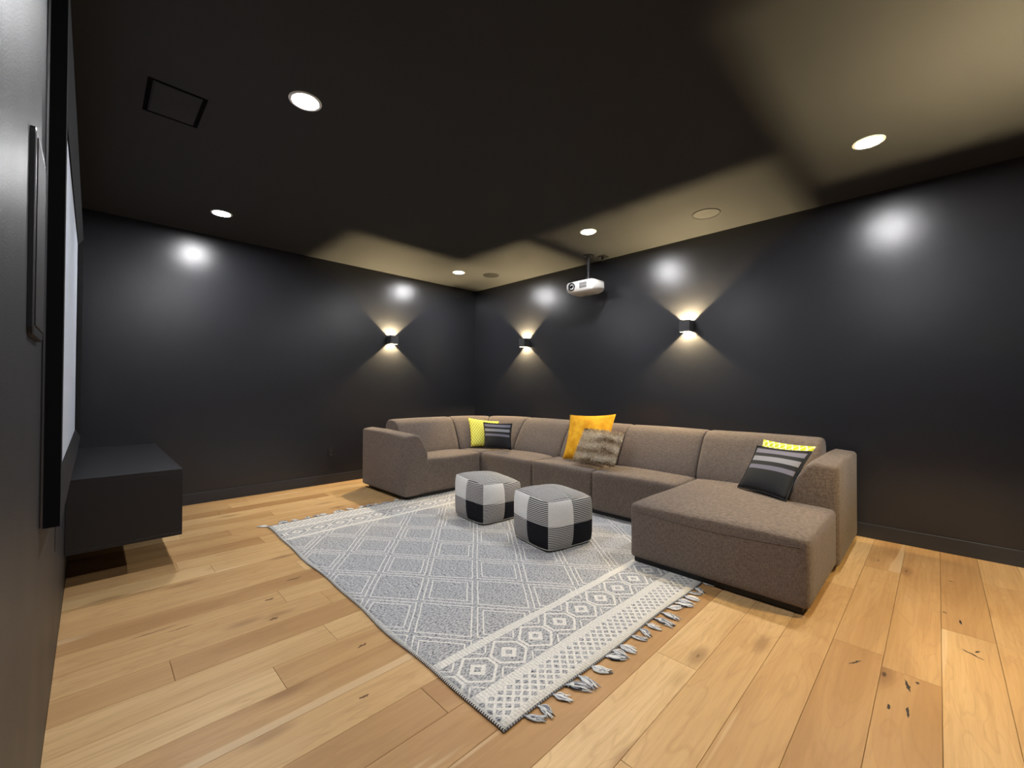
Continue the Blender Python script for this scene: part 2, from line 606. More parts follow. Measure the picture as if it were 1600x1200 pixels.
# wall socket on the far wall
t = empty('wall_socket', (2.199, RY, .32))
box('plate', (-.036, -.006, 0), (.036, -.0006, .116), 'black_plastic', t, .0025, 2)
for z in (.036, .080):
    r_ = box('receptacle', (-.017, -.0085, z - .014), (.017, -.0055, z + .014), 'black_metal', t, .003, 2)
tag(t, 'black power socket plate low on the black wall beside sofa', 'socket')

# ------------------------------------------------------------------ projection screen on the left wall
SY0, SY1, SZ0, SZ1 = 1.79, 4.80, .769, 2.356
FW = .068
t = empty('projection_screen', (0, (SY0 + SY1) / 2, SZ0))
hy, hz = (SY1 - SY0) / 2, SZ1 - SZ0
box('screen_surface', (.008, -hy + FW * .7, FW * .7), (.0105, hy - FW * .7, hz - FW * .7), 'screen', t)


def rail(p0, p1, inward):
    """mitred rail from p0 to p1 (outer edge, y/z); inward is the unit vector to the screen"""
    d = Vector((p1[0] - p0[0], p1[1] - p0[1])).normalized()
    iv = Vector(inward)
    secs_ = []
    for p, sgn in ((p0, 1), (p1, -1)):
        p = Vector(p)
        s = []
        for off, x in ((0, .0015), (0, .040), (.010, .042), (FW, .016), (FW, .0015)):
            q = p + iv * off + d * sgn * off
            s.append((x, q.x, q.y))
        secs_.append(s)
    return loft('frame_rail', secs_, 'velvet', t, 0, 1, False)


rail((-hy, 0), (hy, 0), (0, 1))
rail((-hy, hz), (hy, hz), (0, -1))
rail((-hy, 0), (-hy, hz), (1, 0))
rail((hy, 0), (hy, hz), (-1, 0))
box('edge_bead', (.0015, -hy - .004, .0), (.006, -hy - .0004, hz), 'chrome', t)
box('pull_tab', (.028, -hy + .05, -.085), (.0295, -hy + .056, -.0004), 'black_plastic', t)
tag(t, 'large fixed projection screen with wide black velvet frame', 'screen')

# in-wall speaker between viewer and screen
t = empty('wall_speaker', (0, 1.50, 1.285))
bm = bmesh.new()
outl = []
for cy_, cz_, a0 in ((.105, .44, 0), (-.105, .44, PI / 2), (-.105, .018, PI), (.105, .018, 1.5 * PI)):
    for i in range(5):
        a = a0 + i * PI / 8
        outl.append((cy_ + .018 * math.cos(a), cz_ + .018 * math.sin(a)))
secs = [[(x, y * s, .229 + (z - .229) * s2) for y, z in outl] for x, s, s2 in ((.0006, 1, 1), (.008, 1, 1), (.010, .975, .99))]
loft('bezel', secs, 'black_plastic', t, 0, 1, False)
box('grille', (.0095, -.105, .022), (.012, .105, .436), 'grille', t, .001)
tag(t, 'tall black in-wall speaker panel with rounded corners beside projection screen', 'speaker')

# ------------------------------------------------------------------ floating cabinet
t = empty('floating_cabinet', (0, 3.5, .208))
L, Dp, Ht = RY - 3.5, .532, .430
g = .001
box('top_panel', (g, 0, Ht - .022), (Dp, L - g, Ht), 'black_oak', t, .0012)
box('bottom_panel', (g, 0, 0), (Dp, L - g, .022), 'black_oak', t, .0012)
box('side_panel', (g, 0, .0223), (Dp, .022, Ht - .0223), 'black_oak', t, .0008)
box('side_panel', (g, L - .022 - g, .0223), (Dp, L - g, Ht - .0223), 'black_oak', t, .0008)
box('back_panel', (g, .0223, .0223), (.012, L - .0225 - g, Ht - .0223), 'black_oak', t)
nd = 3
wd = (L - .0225 * 2 - g) / nd
for i in range(nd):
    d = box('door', (Dp - .021, .0235 + i * wd + .0015, .0245), (Dp - .001, .0235 + (i + 1) * wd - .0025, Ht - .0245), 'black_oak', t, .001)
    box('finger_pull', (Dp - .001, .0235 + i * wd + wd / 2 - .06, Ht - .032), (Dp + .004, .0235 + i * wd + wd / 2 + .06, Ht - .026), 'black_metal', d)
tag(t, 'floating black wood media cabinet fixed below the projection screen', 'cabinet')

# ------------------------------------------------------------------ rug
RX, RYy, RA = 1.105, 1.048, math.radians(-1.1)
RUGW, RUGL, RT = 2.36, 2.92, .007
m = Mat('woven_wool_rug', 0.95, 0.08)
uo, vo, _ = m.xyz(m.coord('Object'))
wn = m.noise(m.coord('Object'), 9.0, 3)
wn2 = m.noise(m.coord('Object'), 3.0, 2)
u = uo + (wn - 0.5) * 0.010
v0 = vo + (wn2 - 0.5) * 0.020
v = (RUGL / 2) - (v0 - RUGL / 2).abs()            # mirrored ends
heather = m.noise(m.vec(uo * 70.0, vo * 170.0, 0.0), 1.0, 2)
heath2 = m.noise(m.vec(uo * 30.0, vo * 75.0, 3.0), 1.0, 3)
row = (vo / 0.0085).frac()
weave = (row - 0.5).abs() * 2.0
# field lattice: nodes at (0.264 + .385 i, .954 + .478 j) and the staggered centres
LX, LY = .385, .478
a = (u - 0.262) / LX + (v0 - 0.958) / LY
b = (u - 0.262) / LX - (v0 - 0.958) / LY
da = ((a + 0.5).frac() - 0.5).abs()
db = ((b + 0.5).frac() - 0.5).abs()
dm = da.min(db)                                   # distance to a lattice line (0..0.5)
line = (dm - 0.052).abs().ss(0.009, 0.016, 1.0, 0.0)
ca = (a + 1000.0).floor()
cb = (b + 1000.0).floor()
par = ((ca + cb) * 0.5).frac().lt(0.25)           # every other cell row carries an inner diamond
inner = (dm - 0.15).abs().ss(0.009, 0.016, 1.0, 0.0) * par
field = line.max(inner)
infield = v.gt(0.455)
# end borders
band1 = (v - 0.433).abs().lt(0.022)
band2 = (v - 0.172).abs().lt(0.022)
band3 = v.lt(0.036)
MX = .1755
mu = ((u - 0.137) / MX + 0.5).frac() - 0.5        # -0.5..0.5 about each medallion
mv = (v - 0.304) / MX
dd = mu.abs() + mv.abs()
med = (dd - 0.19).abs().lt(0.075)
hexd = (mu.abs() * 0.9).max(mu.abs() * 0.62 + mv.abs() * 0.72)
hexl = (hexd - 0.40).abs().lt(0.032)
chev = ((mu.abs() + mv.abs() * 0.9) - 0.80).abs().lt(0.028) * mv.abs().gt(0.36)
chain = med.max(hexl).max(chev) * v.gt(0.198) * v.lt(0.408)
lu = ((u / 0.046 + v / 0.046).frac() - 0.5).abs()
lv = ((u / 0.046 - v / 0.046).frac() - 0.5).abs()
lat = lu.max(lv).gt(0.33) * v.gt(0.036) * v.lt(0.152)
border = band1.max(band2).max(band3).max(chain).max(lat) * v.lt(0.455)
side = uo.lt(0.014)
cream = (field * infield).max(border).max(side * 0.7)
grey = m.mix(heather.ss(0.34, 0.60), srgb(58, 60, 70), srgb(190, 190, 192))
grey = m.mix(heath2.ss(0.35, 0.7, 0.0, 0.38), grey, srgb(196, 195, 192))
grey = m.mix(weave.ss(0.55, 0.95, 0.0, 0.35), grey, srgb(205, 203, 198))
crm = m.mix(heather.ss(0.3, 0.7), srgb(208, 205, 198), srgb(234, 231, 224))
tick = ((uo / 0.016).frac() - 0.5).abs().ss(0.36, 0.46) * band1.max(band2).max(band3)
crm = m.mix(tick * 0.45, crm, srgb(140, 138, 134))
crm = m.mix(weave.ss(0.7, 1.0, 0.0, 0.25), crm, srgb(160, 157, 150))
m.set('Base Color', m.mix(cream, grey, crm))
m.bump(weave * 0.5 + cream * 0.8 + heather * 0.4, 0.5, 0.003)
M['rug'] = m.m
rug = empty('area_rug', (RX, RYy, .0008), RA)
bm = bmesh.new()
NU, NV = 48, 60
gv = {}
for j in range(NV + 1):
    for i in range(NU + 1):
        uu, vv = RUGW * i / NU, RUGL * j / NV
        wob = .006 * math.sin(vv * 5.1 + .6) + .004 * math.sin(vv * 11 + 2) if i == 0 else 0
        wv = .005 * math.sin(uu * 7.3) if j == 0 else 0
        z = RT + .0012 * math.sin(uu * 9 + vv * 4) * math.sin(vv * 6)
        gv[i, j] = bm.verts.new((uu + wob, vv + wv, z))
for j in range(NV):
    for i in range(NU):
        bm.faces.new((gv[i, j], gv[i + 1, j], gv[i + 1, j + 1], gv[i, j + 1]))
ring = [gv[i, 0] for i in range(NU + 1)] + [gv[NU, j] for j in range(1, NV + 1)] + \
       [gv[i, NV] for i in range(NU - 1, -1, -1)] + [gv[0, j] for j in range(NV - 1, 0, -1)]
low = [bm.verts.new((p.co.x, p.co.y, 0)) for p in ring]
for i in range(len(ring)):
    j = (i + 1) % len(ring)
    bm.faces.new((ring[i], low[i], low[j], ring[j]))
bm.faces.new(low)
from_bm('woven_panel', bm, 'rug', rug, True)
# whipped edge along the long side and the ends
M['edge_yarn'] = None
m = Mat('whipped_edge_yarn', 0.95, 0.08)
o3 = m.xyz(m.coord('Object'))
st = ((o3[1] / 0.011).frac() - 0.5).abs().gt(0.25)
m.set('Base Color', m.mix(st, srgb(60, 60, 64), srgb(212, 208, 200)))
M['edge_yarn'] = m.m
bm = bmesh.new()
add_tube(bm, [(.006 * math.sin(RUGL * j / 60 * 5.1 + .6) + .004 * math.sin(RUGL * j / 60 * 11 + 2) - .002, RUGL * j / 60, .0052) for j in range(61)], .0050, 8)
from_bm('whipped_edge', bm, 'edge_yarn', rug, True)
m = Mat('end_cord_yarn', 0.95, 0.08)
o3 = m.xyz(m.coord('Object'))
st = ((o3[0] / 0.013).frac() - 0.5).abs().gt(0.2)
m.set('Base Color', m.mix(st, srgb(70, 70, 76), srgb(150, 150, 152)))
M['end_yarn'] = m.m
for yy in (0, 1):
    bm = bmesh.new()
    add_tube(bm, [(RUGW * i / 48, (.005 * math.sin(RUGW * i / 48 * 7.3) - .002) if yy == 0 else RUGL + .002, .005) for i in range(49)], .0045, 6)
    from_bm('end_cord', bm, 'end_yarn', rug, True)
# tassels
m = Mat('tassel_yarn', 0.9, 0.1)
uvn = m.coord('UV')
q = m.xyz(uvn)
m.set('Base Color', m.ramp(q[0], [(0.04, srgb(60, 62, 70)), (0.16, srgb(136, 139, 148)), (0.5, srgb(196, 198, 202)), (0.8, srgb(232, 231, 226))]))
M['tassel'] = m.m


def tassel_mesh(seed, length):
    r = random.Random(seed)
    bm = bmesh.new()
    uvl = bm.loops.layers.uv.new('UVMap')
    bend = r.uniform(-.7, .7)
    curl = r.uniform(-1.0, 1.0)
    for s in range(17):
        sp = r.uniform(-.020, .020)
        hz_ = r.uniform(.001, .0038)
        ln = length * r.uniform(.72, 1.1)
        pts = []
        ang = r.gauss(0, .10)
        x, y = r.uniform(-.004, .004), 0.0
        for k in range(7):
            f = k / 6
            z = .0045 + hz_ * math.sin(PI * min(1, f * 1.15)) * (1 - f * .3)
            knot = max(0, 1 - abs(f - .2) / .13) * .6
            pts.append((x + sp * (math.sin(PI * min(f, .9)) * .9 - knot * .8 * (1 if f > .05 else 0)), y, min(.0062, max(.0038, z))))
            dirn = ang + bend * f + curl * f * f * .6
            x += math.sin(dirn) * ln / 6
            y -= math.cos(dirn) * ln / 6
        nb = len(bm.faces)
        add_tube(bm, pts, [.0022, .0032, .0036, .0036, .0034, .003, .0015], 4)
        bm.faces.ensure_lookup_table()
        c_ = r.random()
        for f_ in bm.faces[nb:]:
            for l in f_.loops:
                l[uvl].uv = (c_, .5)
    # the tied knot
    nb = len(bm.faces)
    add_tube(bm, [(-.007, -.012, .005), (0, -.0135, .0054), (.007, -.012, .005)], [.003, .0046, .003], 6)
    bm.faces.ensure_lookup_table()
    for f_ in bm.faces[nb:]:
        for l in f_.loops:
            l[uvl].uv = (.5, .5)
    bmesh.ops.recalc_face_normals(bm, faces=bm.faces[:])
    me = bpy.data.meshes.new('tassel')
    bm.to_mesh(me)
    bm.free()
    me.materials.append(M['tassel'])
    for p in me.polygons:
        p.use_smooth = True
    return me


tm = [tassel_mesh(i, .074 + .009 * (i % 4)) for i in range(9)]
near_u = [.105, .175, .258, .33, .41, .50, .60, .66, .715, .82, .90, .965, 1.04, 1.12, 1.19, 1.27, 1.31, 1.38, 1.44, 1.52, 1.63]
for i, uu in enumerate(near_u):
    o = link_mesh('tassel', tm[(i * 4) % 9], None, rug)
    o.location = (uu, -.002, 0)
    o.rotation_euler = (0, 0, R_.uniform(-.1, .85))
for i in range(17):
    o = link_mesh('tassel', tm[(i * 5 + 2) % 9], None, rug)
    o.location = (.01 + i * .079 + R_.uniform(-.012, .012), RUGL + .002, 0)
    o.rotation_euler = (0, 0, PI + R_.uniform(-.7, .7))
tag(rug, 'grey and cream woven rug with diamond lattice and tasselled ends', 'rug')

# ------------------------------------------------------------------ sofa
sofa = empty('sectional_sofa', (3.4, 2.6, 0))
SX, SYo = -3.4, -2.6           # world -> sofa local
FX, BX = 3.415, 4.33           # front and back of the run along the right wall
FY, BY = 3.86, 4.82            # front and back of the run along the far wall
ZB, ZS = .045, .412            # underside and seat height


def soft_box(name, a, b, r=.035, crown=.012, parent=sofa, n=10):
    """upholstered block: rounded edges, slightly crowned top"""
    bm = bmesh.new()
    add_box(bm, (a[0] + SX, a[1] + SYo, a[2]), (b[0] + SX, b[1] + SYo, b[2]))
    bmesh.ops.subdivide_edges(bm, edges=bm.edges[:], cuts=n, use_grid_fill=True)
    lo = Vector((a[0] + SX, a[1] + SYo, a[2]))
    hi = Vector((b[0] + SX, b[1] + SYo, b[2]))
    c = (lo + hi) / 2
    h = (hi - lo) / 2
    for v_ in bm.verts:
        p = v_.co
        # cluster loops towards edges so the rounding has vertices
        for k in range(3):
            s = (p[k] - c[k]) / h[k]
            s = math.copysign(1 - max(0.0, 1 - abs(s)) ** 1.9, s)
            p[k] = c[k] + s * h[k]
    for v_ in bm.verts:
        p = v_.co.copy()
        inner_ = Vector([max(lo[k] + r, min(hi[k] - r, p[k])) for k in range(3)])
        d = p - inner_
        if d.length > 1e-6:
            p2 = inner_ + d.normalized() * min(r, d.length if sum(abs(x) > 1e-6 for x in d) == 1 else r)
        else:
            p2 = p
        sx_, sy_ = (p.x - c.x) / h.x, (p.y - c.y) / h.y
        if p.z > c.z:
            p2.z += crown * (1 - sx_ ** 2) * (1 - sy_ ** 2) + .003 * math.sin(p.x * 9 + p.y * 6)
        v_.co = p2
    return from_bm(name, bm, 'sofa', parent, True)


G = .0025
soft_box('seat_module', (2.40, FY, ZB), (FX - G, BY - .02, ZS))
soft_box('seat_module', (FX + G, FY + .012, ZB), (BX - .02, BY - .02, ZS), .03)
soft_box('seat_module', (FX, 3.05 + G, ZB), (BX - .02, FY - G + .010, ZS))
soft_box('seat_module', (FX, 2.29 + G, ZB), (BX - .02, 3.05 - G, ZS))
soft_box('seat_module', (FX, 1.475 + G, ZB), (BX - .02, 2.29 - G, ZS))
ch = soft_box('chaise_module', (2.69, .462, ZB), (BX - .02, 1.475 - G, ZS - .004), .028, .012)
# recessed dark plinths
bm = bmesh.new()
for a, b in (((2.45, FY + .04), (BX - .05, BY - .05)), ((FX + .04, 1.5), (BX - .05, FY + .03)), ((2.725, .50), (BX - .05, 1.455))):
    add_box(bm, (a[0] + SX, a[1] + SYo, .0116), (b[0] + SX, b[1] + SYo, ZB + .01))
from_bm('plinth', bm, 'plinth', sofa)
# seam piping along the front of the chaise
bm = bmesh.new()
add_tube(bm, [(2.6885 + SX, .50 + SYo + (1.435 - .50) * i / 24, ZS - .052 - .020 * math.sin(PI * i / 24)) for i in range(25)], .003, 6)
from_bm('seam', bm, 'sofa', ch, True)
ch.children[0].matrix_parent_inverse = Matrix()


def arm(sections, name='arm'):
    return loft(name, [[(p[0] + SX, p[1] + SYo, p[2]) for p in s] for s in sections], 'sofa', sofa, .026, 4)


# left arm: profile in x/z, run along y
prof = [(2.385, ZB), (2.385, .40), (2.385, .695), (2.50, .708), (2.568, .690), (2.62, .58), (2.668, .475), (2.670, .42), (2.612, .30), (2.58, ZB)]
arm([[(x, y, z - dz * (1 if z > .6 else 0)) for x, z in prof] for y, dz in ((FY - .008, .025), (4.05, .012), (4.4, .0), (BY, .0))])
# right arm: profile in y/z, run along x
prof = [(.445, ZB), (.445, .40), (.445, .695), (.575, .705), (.625, .675), (.675, .58), (.712, .48), (.735, .41), (.70, .30), (.62, ZB)]
arm([[(x, y, z - dz * (1 if z > .6 else 0)) for y, z in prof] for x, dz in ((3.47, .012), (3.7, .0), (4.0, .0), (BX + .005, .0))])

# backrest: cushions swept along a path that turns the corner on an arc
PA_Y, PB_X, AR = 4.26, 3.80, .50        # seam of the back face on the seat
AC = (PB_X - AR, PA_Y - AR)
LA = AC[0] - 2.60
LARC = AR * PI / 2


def path(s):
    if s < LA:
        return Vector((2.60 + s, PA_Y)), Vector((0, 1))
    if s < LA + LARC:
        th_ = (s - LA) / AR
        n_ = Vector((math.sin(th_), math.cos(th_)))
        return Vector(AC) + n_ * AR, n_
    return Vector((PB_X, AC[1] - (s - LA - LARC))), Vector((1, 0))


def s_of_y(y):
    return LA + LARC + (AC[1] - y)


BP = [(.00, .395), (.012, .45), (.055, .54), (.115, .64), (.165, .715), (.205, .762), (.255, .790), (.32, .800), (.385, .797),
      (.44, .780), (.475, .74), (.49, .66), (.49, .50), (.49, .40)]
BC = (.27, .58)


def _dense(pts, k):
    out = []
    for i in range(len(pts) - 1):
        p0, p1, p2, p3 = pts[max(i - 1, 0)], pts[i], pts[i + 1], pts[min(i + 2, len(pts) - 1)]
        for j in range(k):
            t_ = j / k
            out.append(tuple(.5 * (2 * p1[c] + (p2[c] - p0[c]) * t_ + (2 * p0[c] - 5 * p1[c] + 4 * p2[c] - p3[c]) * t_ ** 2
                                   + (3 * p1[c] - p0[c] - 3 * p2[c] + p3[c]) * t_ ** 3) for c in (0, 1)))
    return out + [pts[-1]]


BP = _dense(BP, 4)


def back_cushion(s0, s1):
    secs_ = []
    ns = 30
    for i in range(ns + 1):
        f = i / ns
        f = .5 - .5 * math.cos(PI * f)
        s = s0 + .004 + (s1 - s0 - .008) * f
        e = min(f, 1 - f) * (s1 - s0)            # distance to the nearer end
        k = min(1.0, e / .045)
        shr = .86 + .14 * math.sqrt(max(0, 1 - (1 - k) ** 2))
        puff = 1 + .018 * math.sin(PI * f)
        p, n_ = path(s)
        sec = []
        for ip, (d, z) in enumerate(BP):
            gather = .016 * math.sin(ip * 1.9 + s0 * 5) * math.exp(-e / .05) * (1 if z > .66 else .25)
            dd_ = BC[0] + (d - BC[0]) * (shr + gather) * puff
            zz = BC[1] + (z - BC[1]) * (shr * .5 + .5 + gather) * puff
            q_ = p + n_ * dd_
            sec.append((q_.x + SX, q_.y + SYo, zz))
        secs_.append(sec)
    return loft('back_cushion', secs_, 'sofa', sofa, 0, 1)


SEAMS = [.03, LA + AR * math.radians(12), LA + AR * math.radians(50), s_of_y(3.715), s_of_y(2.99), s_of_y(2.255), s_of_y(1.485), s_of_y(.625)]
for i in range(len(SEAMS) - 1):
    back_cushion(SEAMS[i], SEAMS[i + 1])
# outer back frame
bm = bmesh.new()
add_box(bm, (2.64 + SX, 4.765 + SYo, ZB), (BX + SX, BY + SYo, .62), .02, 2)
add_box(bm, (4.30 + SX, .70 + SYo, ZB), (BX + SX, 4.76 + SYo, .62), .012, 2)
from_bm('back_frame', bm, 'sofa', sofa, True)
tag(sofa, 'large taupe fabric sectional corner sofa with chaise end', 'sofa')


# ------------------------------------------------------------------ pillows
def pillow(name, cn, thick, mat, label, cat='pillow', n=16, pinch=.035, flange=None):
    """cn: bl, br, tl, tr corners; seen side faces the viewer of the sofa"""
    bl, br, tl, tr = [Vector(c_) for c_ in cn]
    base = (bl + br) / 2
    nrm = (br - bl).cross(tl - bl).normalized()       # towards the front
    t_ = empty(name, base)
    bm = bmesh.new()
    uvl = bm.loops.layers.uv.new('UVMap')
    g_ = {}
    for side_ in (1, -1):
        for j in range(n + 1):
            for i in range(n + 1):
                edge = i in (0, n) or j in (0, n)
                if side_ == -1 and edge:
                    g_[side_, i, j] = g_[1, i, j]
                    continue
                u_, v_ = i / n, j / n
                u_ = .5 - .5 * math.cos(PI * u_) * (.55 + .45 * abs(math.cos(PI * u_))) if False else u_
                a_, b_ = 2 * u_ - 1, 2 * v_ - 1
                uu_ = u_ - pinch * a_ * (1 - b_ * b_)          # concave sides, sharp corners
                vv_ = v_ - pinch * b_ * (1 - a_ * a_)
                p = bl.lerp(br, uu_).lerp(tl.lerp(tr, uu_), vv_)
                f_ = max(0.0, (1 - a_ ** 2) * (1 - b_ ** 2)) ** .55
                # sag: fuller in the lower half
                f_ *= 1 + .12 * (-b_)
                w_ = .004 * math.sin(7 * u_ + 5 * v_) * (1 - a_ ** 4)
                p = p + nrm * side_ * (thick * .5 * f_ + w_ * (0 if edge else 1))
                g_[side_, i, j] = bm.verts.new(p - base)
    for side_ in (1, -1):
        for j in range(n):
            for i in range(n):
                q_ = [(i, j), (i + 1, j), (i + 1, j + 1), (i, j + 1)]
                if side_ == -1:
                    q_ = q_[::-1]
                try:
                    f_ = bm.faces.new([g_[side_, *c_] for c_ in q_])
                except ValueError:
                    continue
                for l, c_ in zip(f_.loops, q_):
                    l[uvl].uv = (c_[0] / n, c_[1] / n)
    from_bm('cover', bm, mat, t_, True)
    if flange:
        pts = []
        for i in range(n): pts.append(g_pos(bl, br, tl, tr, i / n, 0, pinch))
        for i in range(n): pts.append(g_pos(bl, br, tl, tr, 1, i / n, pinch))
        for i in range(n): pts.append(g_pos(bl, br, tl, tr, 1 - i / n, 1, pinch))
        for i in range(n + 1): pts.append(g_pos(bl, br, tl, tr, 0, 1 - i / n, pinch))
        bm = bmesh.new()
        add_tube(bm, [p - base for p in pts], .0055, 6)
        from_bm('piping', bm, flange, t_, True)
    tag(t_, label, cat, 'scatter pillows on the sofa')
    return t_, g_


def g_pos(bl, br, tl, tr, u_, v_, pinch):
    a_, b_ = 2 * u_ - 1, 2 * v_ - 1
    uu_ = u_ - pinch * a_ * (1 - b_ * b_)
    vv_ = v_ - pinch * b_ * (1 - a_ * a_)
    return bl.lerp(br, uu_).lerp(tl.lerp(tr, uu_), vv_)


# lime ogee pattern
def lime(name, k, bgc, lnc):
    m_ = Mat(name, 0.9, 0.1)
    q_ = m_.xyz(m_.coord('UV'))
    a_ = q_[0] * k
    b_ = q_[1] * k * 0.72
    w1 = ((a_ + (b_ * 2 * PI).sin() * 0.20).frac() - 0.5).abs()
    w2 = ((a_ - (b_ * 2 * PI).sin() * 0.20 + 0.5).frac() - 0.5).abs()
    ln_ = w1.min(w2).lt(0.085)
    nz = m_.noise(m_.coord('UV'), 90, 2)
    m_.set('Base Color', m_.mix(ln_, m_.mix(nz, tuple(c_ * .88 for c_ in bgc[:3]) + (1,), bgc), lnc))
    m_.bump(nz, 0.2, 0.002)
    return m_.m


M['lime'] = lime('lime_ogee_cotton', 11.0, srgb(190, 190, 58), srgb(232, 230, 150))
M['lime_bold'] = lime('lime_bold_ogee_cotton', 8.0, srgb(205, 214, 62), srgb(242, 242, 214))
m = Mat('black_grey_stripe_cotton', 0.8, 0.2)
q = m.xyz(m.coord('UV'))
vv = q[1]
band = (vv - .50).abs().lt(.048).max((vv - .70).abs().lt(.058)).max((vv - .892).abs().lt(.052))
nz = m.noise(m.coord('UV'), 120, 2)
m.set('Base Color', m.mix(band * q[0].gt(.03) * q[0].lt(.97), m.mix(nz, (.018, .019, .022, 1), (.032, .033, .037, 1)), m.mix((vv - .70).abs().lt(.07), srgb(116, 115, 130), srgb(142, 143, 150))))
M['stripe'] = m.m
m = Mat('mustard_velvet', 0.75, 0.15)
nz = m.noise(m.coord('UV'), 5, 4, 0.6)
n2 = m.noise(m.coord('UV'), 70, 2)
m.set('Base Color', m.mix(nz.ss(0.3, 0.7), srgb(205, 138, 12), srgb(236, 178, 44)))
m.set('Sheen Weight', 0.4)
m.set('Sheen Tint', srgb(255, 210, 90))
m.bump(n2, 0.25, 0.002)
M['mustard'] = m.m


def fur_color(name):
    m_ = Mat(name, 0.85, 0.15)
    q_ = m_.xyz(m_.coord('UV'))
    nz_ = m_.noise(m_.vec(q_[0] * 3.4, q_[1] * 6.5, 2.3), 1.0, 4, 0.62, 0.5)
    n2_ = m_.noise(m_.coord('UV'), 60, 2)
    wv_ = ((q_[1] * 3.1 + nz_ * 0.9).frac() - 0.5).abs() * 2.0
    f_ = wv_ * 0.30 + nz_ * 0.60 + n2_ * 0.25
    m_.set('Base Color', m_.ramp(f_, [(0.34, srgb(104, 84, 66)), (0.46, srgb(178, 158, 132)), (0.57, srgb(228, 214, 192)), (0.72, srgb(252, 246, 234))]))
    return m_.m


M['fur'] = fur_color('grey_brown_faux_fur')

pillow('throw_pillow', [(3.505, 4.160, .438), (3.77, 3.880, .438), (3.620, 4.362, .788), (3.885, 4.052, .746)], .07, 'lime',
       'lime green patterned pillow in the sofa corner, partly behind striped pillow')
pillow('throw_pillow', [(3.570, 3.975, .444), (3.66, 3.59, .444), (3.645, 4.080, .742), (3.710, 3.630, .749)], .085, 'stripe',
       'black pillow with grey stripes standing in the sofa corner', flange='stripe')
pillow('throw_pillow', [(3.66, 2.815, .430), (3.655, 2.27, .430), (3.93, 2.925, .882), (3.93, 2.335, .915)], .13, 'mustard',
       'large plain mustard yellow velvet pillow behind the fur pillow')
fp, gf = pillow('fur_pillow', [(3.522, 2.58, .452), (3.537, 2.11, .452), (3.685, 2.545, .766), (3.695, 2.095, .756)], .08, 'fur',
                'grey-brown faux fur pillow leaning against the mustard pillow', pinch=.02)
pillow('throw_pillow', [(3.745, 1.045, .430), (3.575, .765, .430), (3.925, .985, .775), (3.765, .610, .770)], .07, 'lime_bold',
       'lime and white patterned pillow mostly hidden behind striped pillow on chaise', pinch=.03)
pillow('throw_pillow', [(3.615, 1.082, .428), (3.415, .722, .428), (3.790, .995, .735), (3.615, .612, .748)], .10, 'stripe',
       'black pillow with grey stripes leaning on the chaise arm', flange='stripe')
# pile of the fur pillow
cover = [c_ for c_ in fp.children if c_.name.startswith('cover')][0]
bm = bmesh.new()
uvl = bm.loops.layers.uv.new('UVMap')
me = cover.data
uvd = me.uv_layers[0].data
fur_n = (Vector((.015, -.47, 0))).cross(Vector((.165, -.03, .316))).normalized()
for p in me.polygons:
    n_ = p.normal.copy()
    if n_.dot(fur_n) * p.center.dot(fur_n) < 0:
        n_.negate()
    back_side = n_.dot(fur_n) < 0
    pts = [me.vertices[i].co for i in p.vertices]
    uvs = [uvd[i].uv for i in p.loop_indices]
    for _ in range(18):
        a_, b_ = R_.random(), R_.random()
        q_ = pts[0].lerp(pts[1], a_).lerp(pts[3].lerp(pts[2], a_), b_)
        uvq = uvs[0].lerp(uvs[1], a_).lerp(uvs[3].lerp(uvs[2], a_), b_)
        d = (n_ * 1.1 + Vector((R_.uniform(-.6, .6), R_.uniform(-.6, .6), R_.uniform(-.9, .3)))).normalized()
        ln = R_.uniform(.018, .036) * (.25 if back_side else 1)
        sd = d.cross(Vector((R_.random(), R_.random(), R_.random()))).normalized() * .0036
        tip = q_ + d * ln
        tip.z = max(tip.z, -.008)
        uvj = uvq + Vector((R_.uniform(-.08, .08), R_.gauss(0, .045)))
        f_ = bm.faces.new([bm.verts.new(c_) for c_ in (q_ - sd, q_ + sd, tip)])
        for l in f_.loops:
            l[uvl].uv = uvj
pile = from_bm('fur_pile', bm, 'fur', fp)
tag(pile, kind='stuff')

# ------------------------------------------------------------------ poufs
m = Mat('pouf_white_cotton', 0.9, 0.1)
nz = m.noise(m.coord('Object'), 60, 3)
m.set('Base Color', m.mix(nz, srgb(222, 220, 216), srgb(240, 239, 236)))
m.bump(nz, 0.2, 0.003)
M['pouf_white'] = m.m
m = Mat('pouf_black_cotton', 0.9, 0.1)
nz = m.noise(m.coord('Object'), 60, 3)
m.set('Base Color', m.mix(nz, (.010, .010, .013, 1), (.020, .020, .024, 1)))
m.bump(nz, 0.2, 0.003)
M['pouf_black'] = m.m
for nm, ax in (('z', 2), ('x', 0), ('y', 1)):
    m = Mat('pouf_stripe_' + nm, 0.9, 0.1)
    q = m.xyz(m.coord('Object'))
    wob = m.noise(m.coord('Object'), 6, 2)
    s_ = (((q[ax] + (wob - 0.5) * 0.012) / 0.0128).frac() - 0.5).abs().ss(0.17, 0.30)
    m.set('Base Color', m.mix(s_, (.022, .022, .026, 1), srgb(204, 202, 198)))
    m.bump(s_, 0.3, 0.002)
    M['pouf_' + nm] = m.m
M['pouf_piping'] = plain('pouf_piping', srgb(170, 168, 158), 0.9, 0.1)


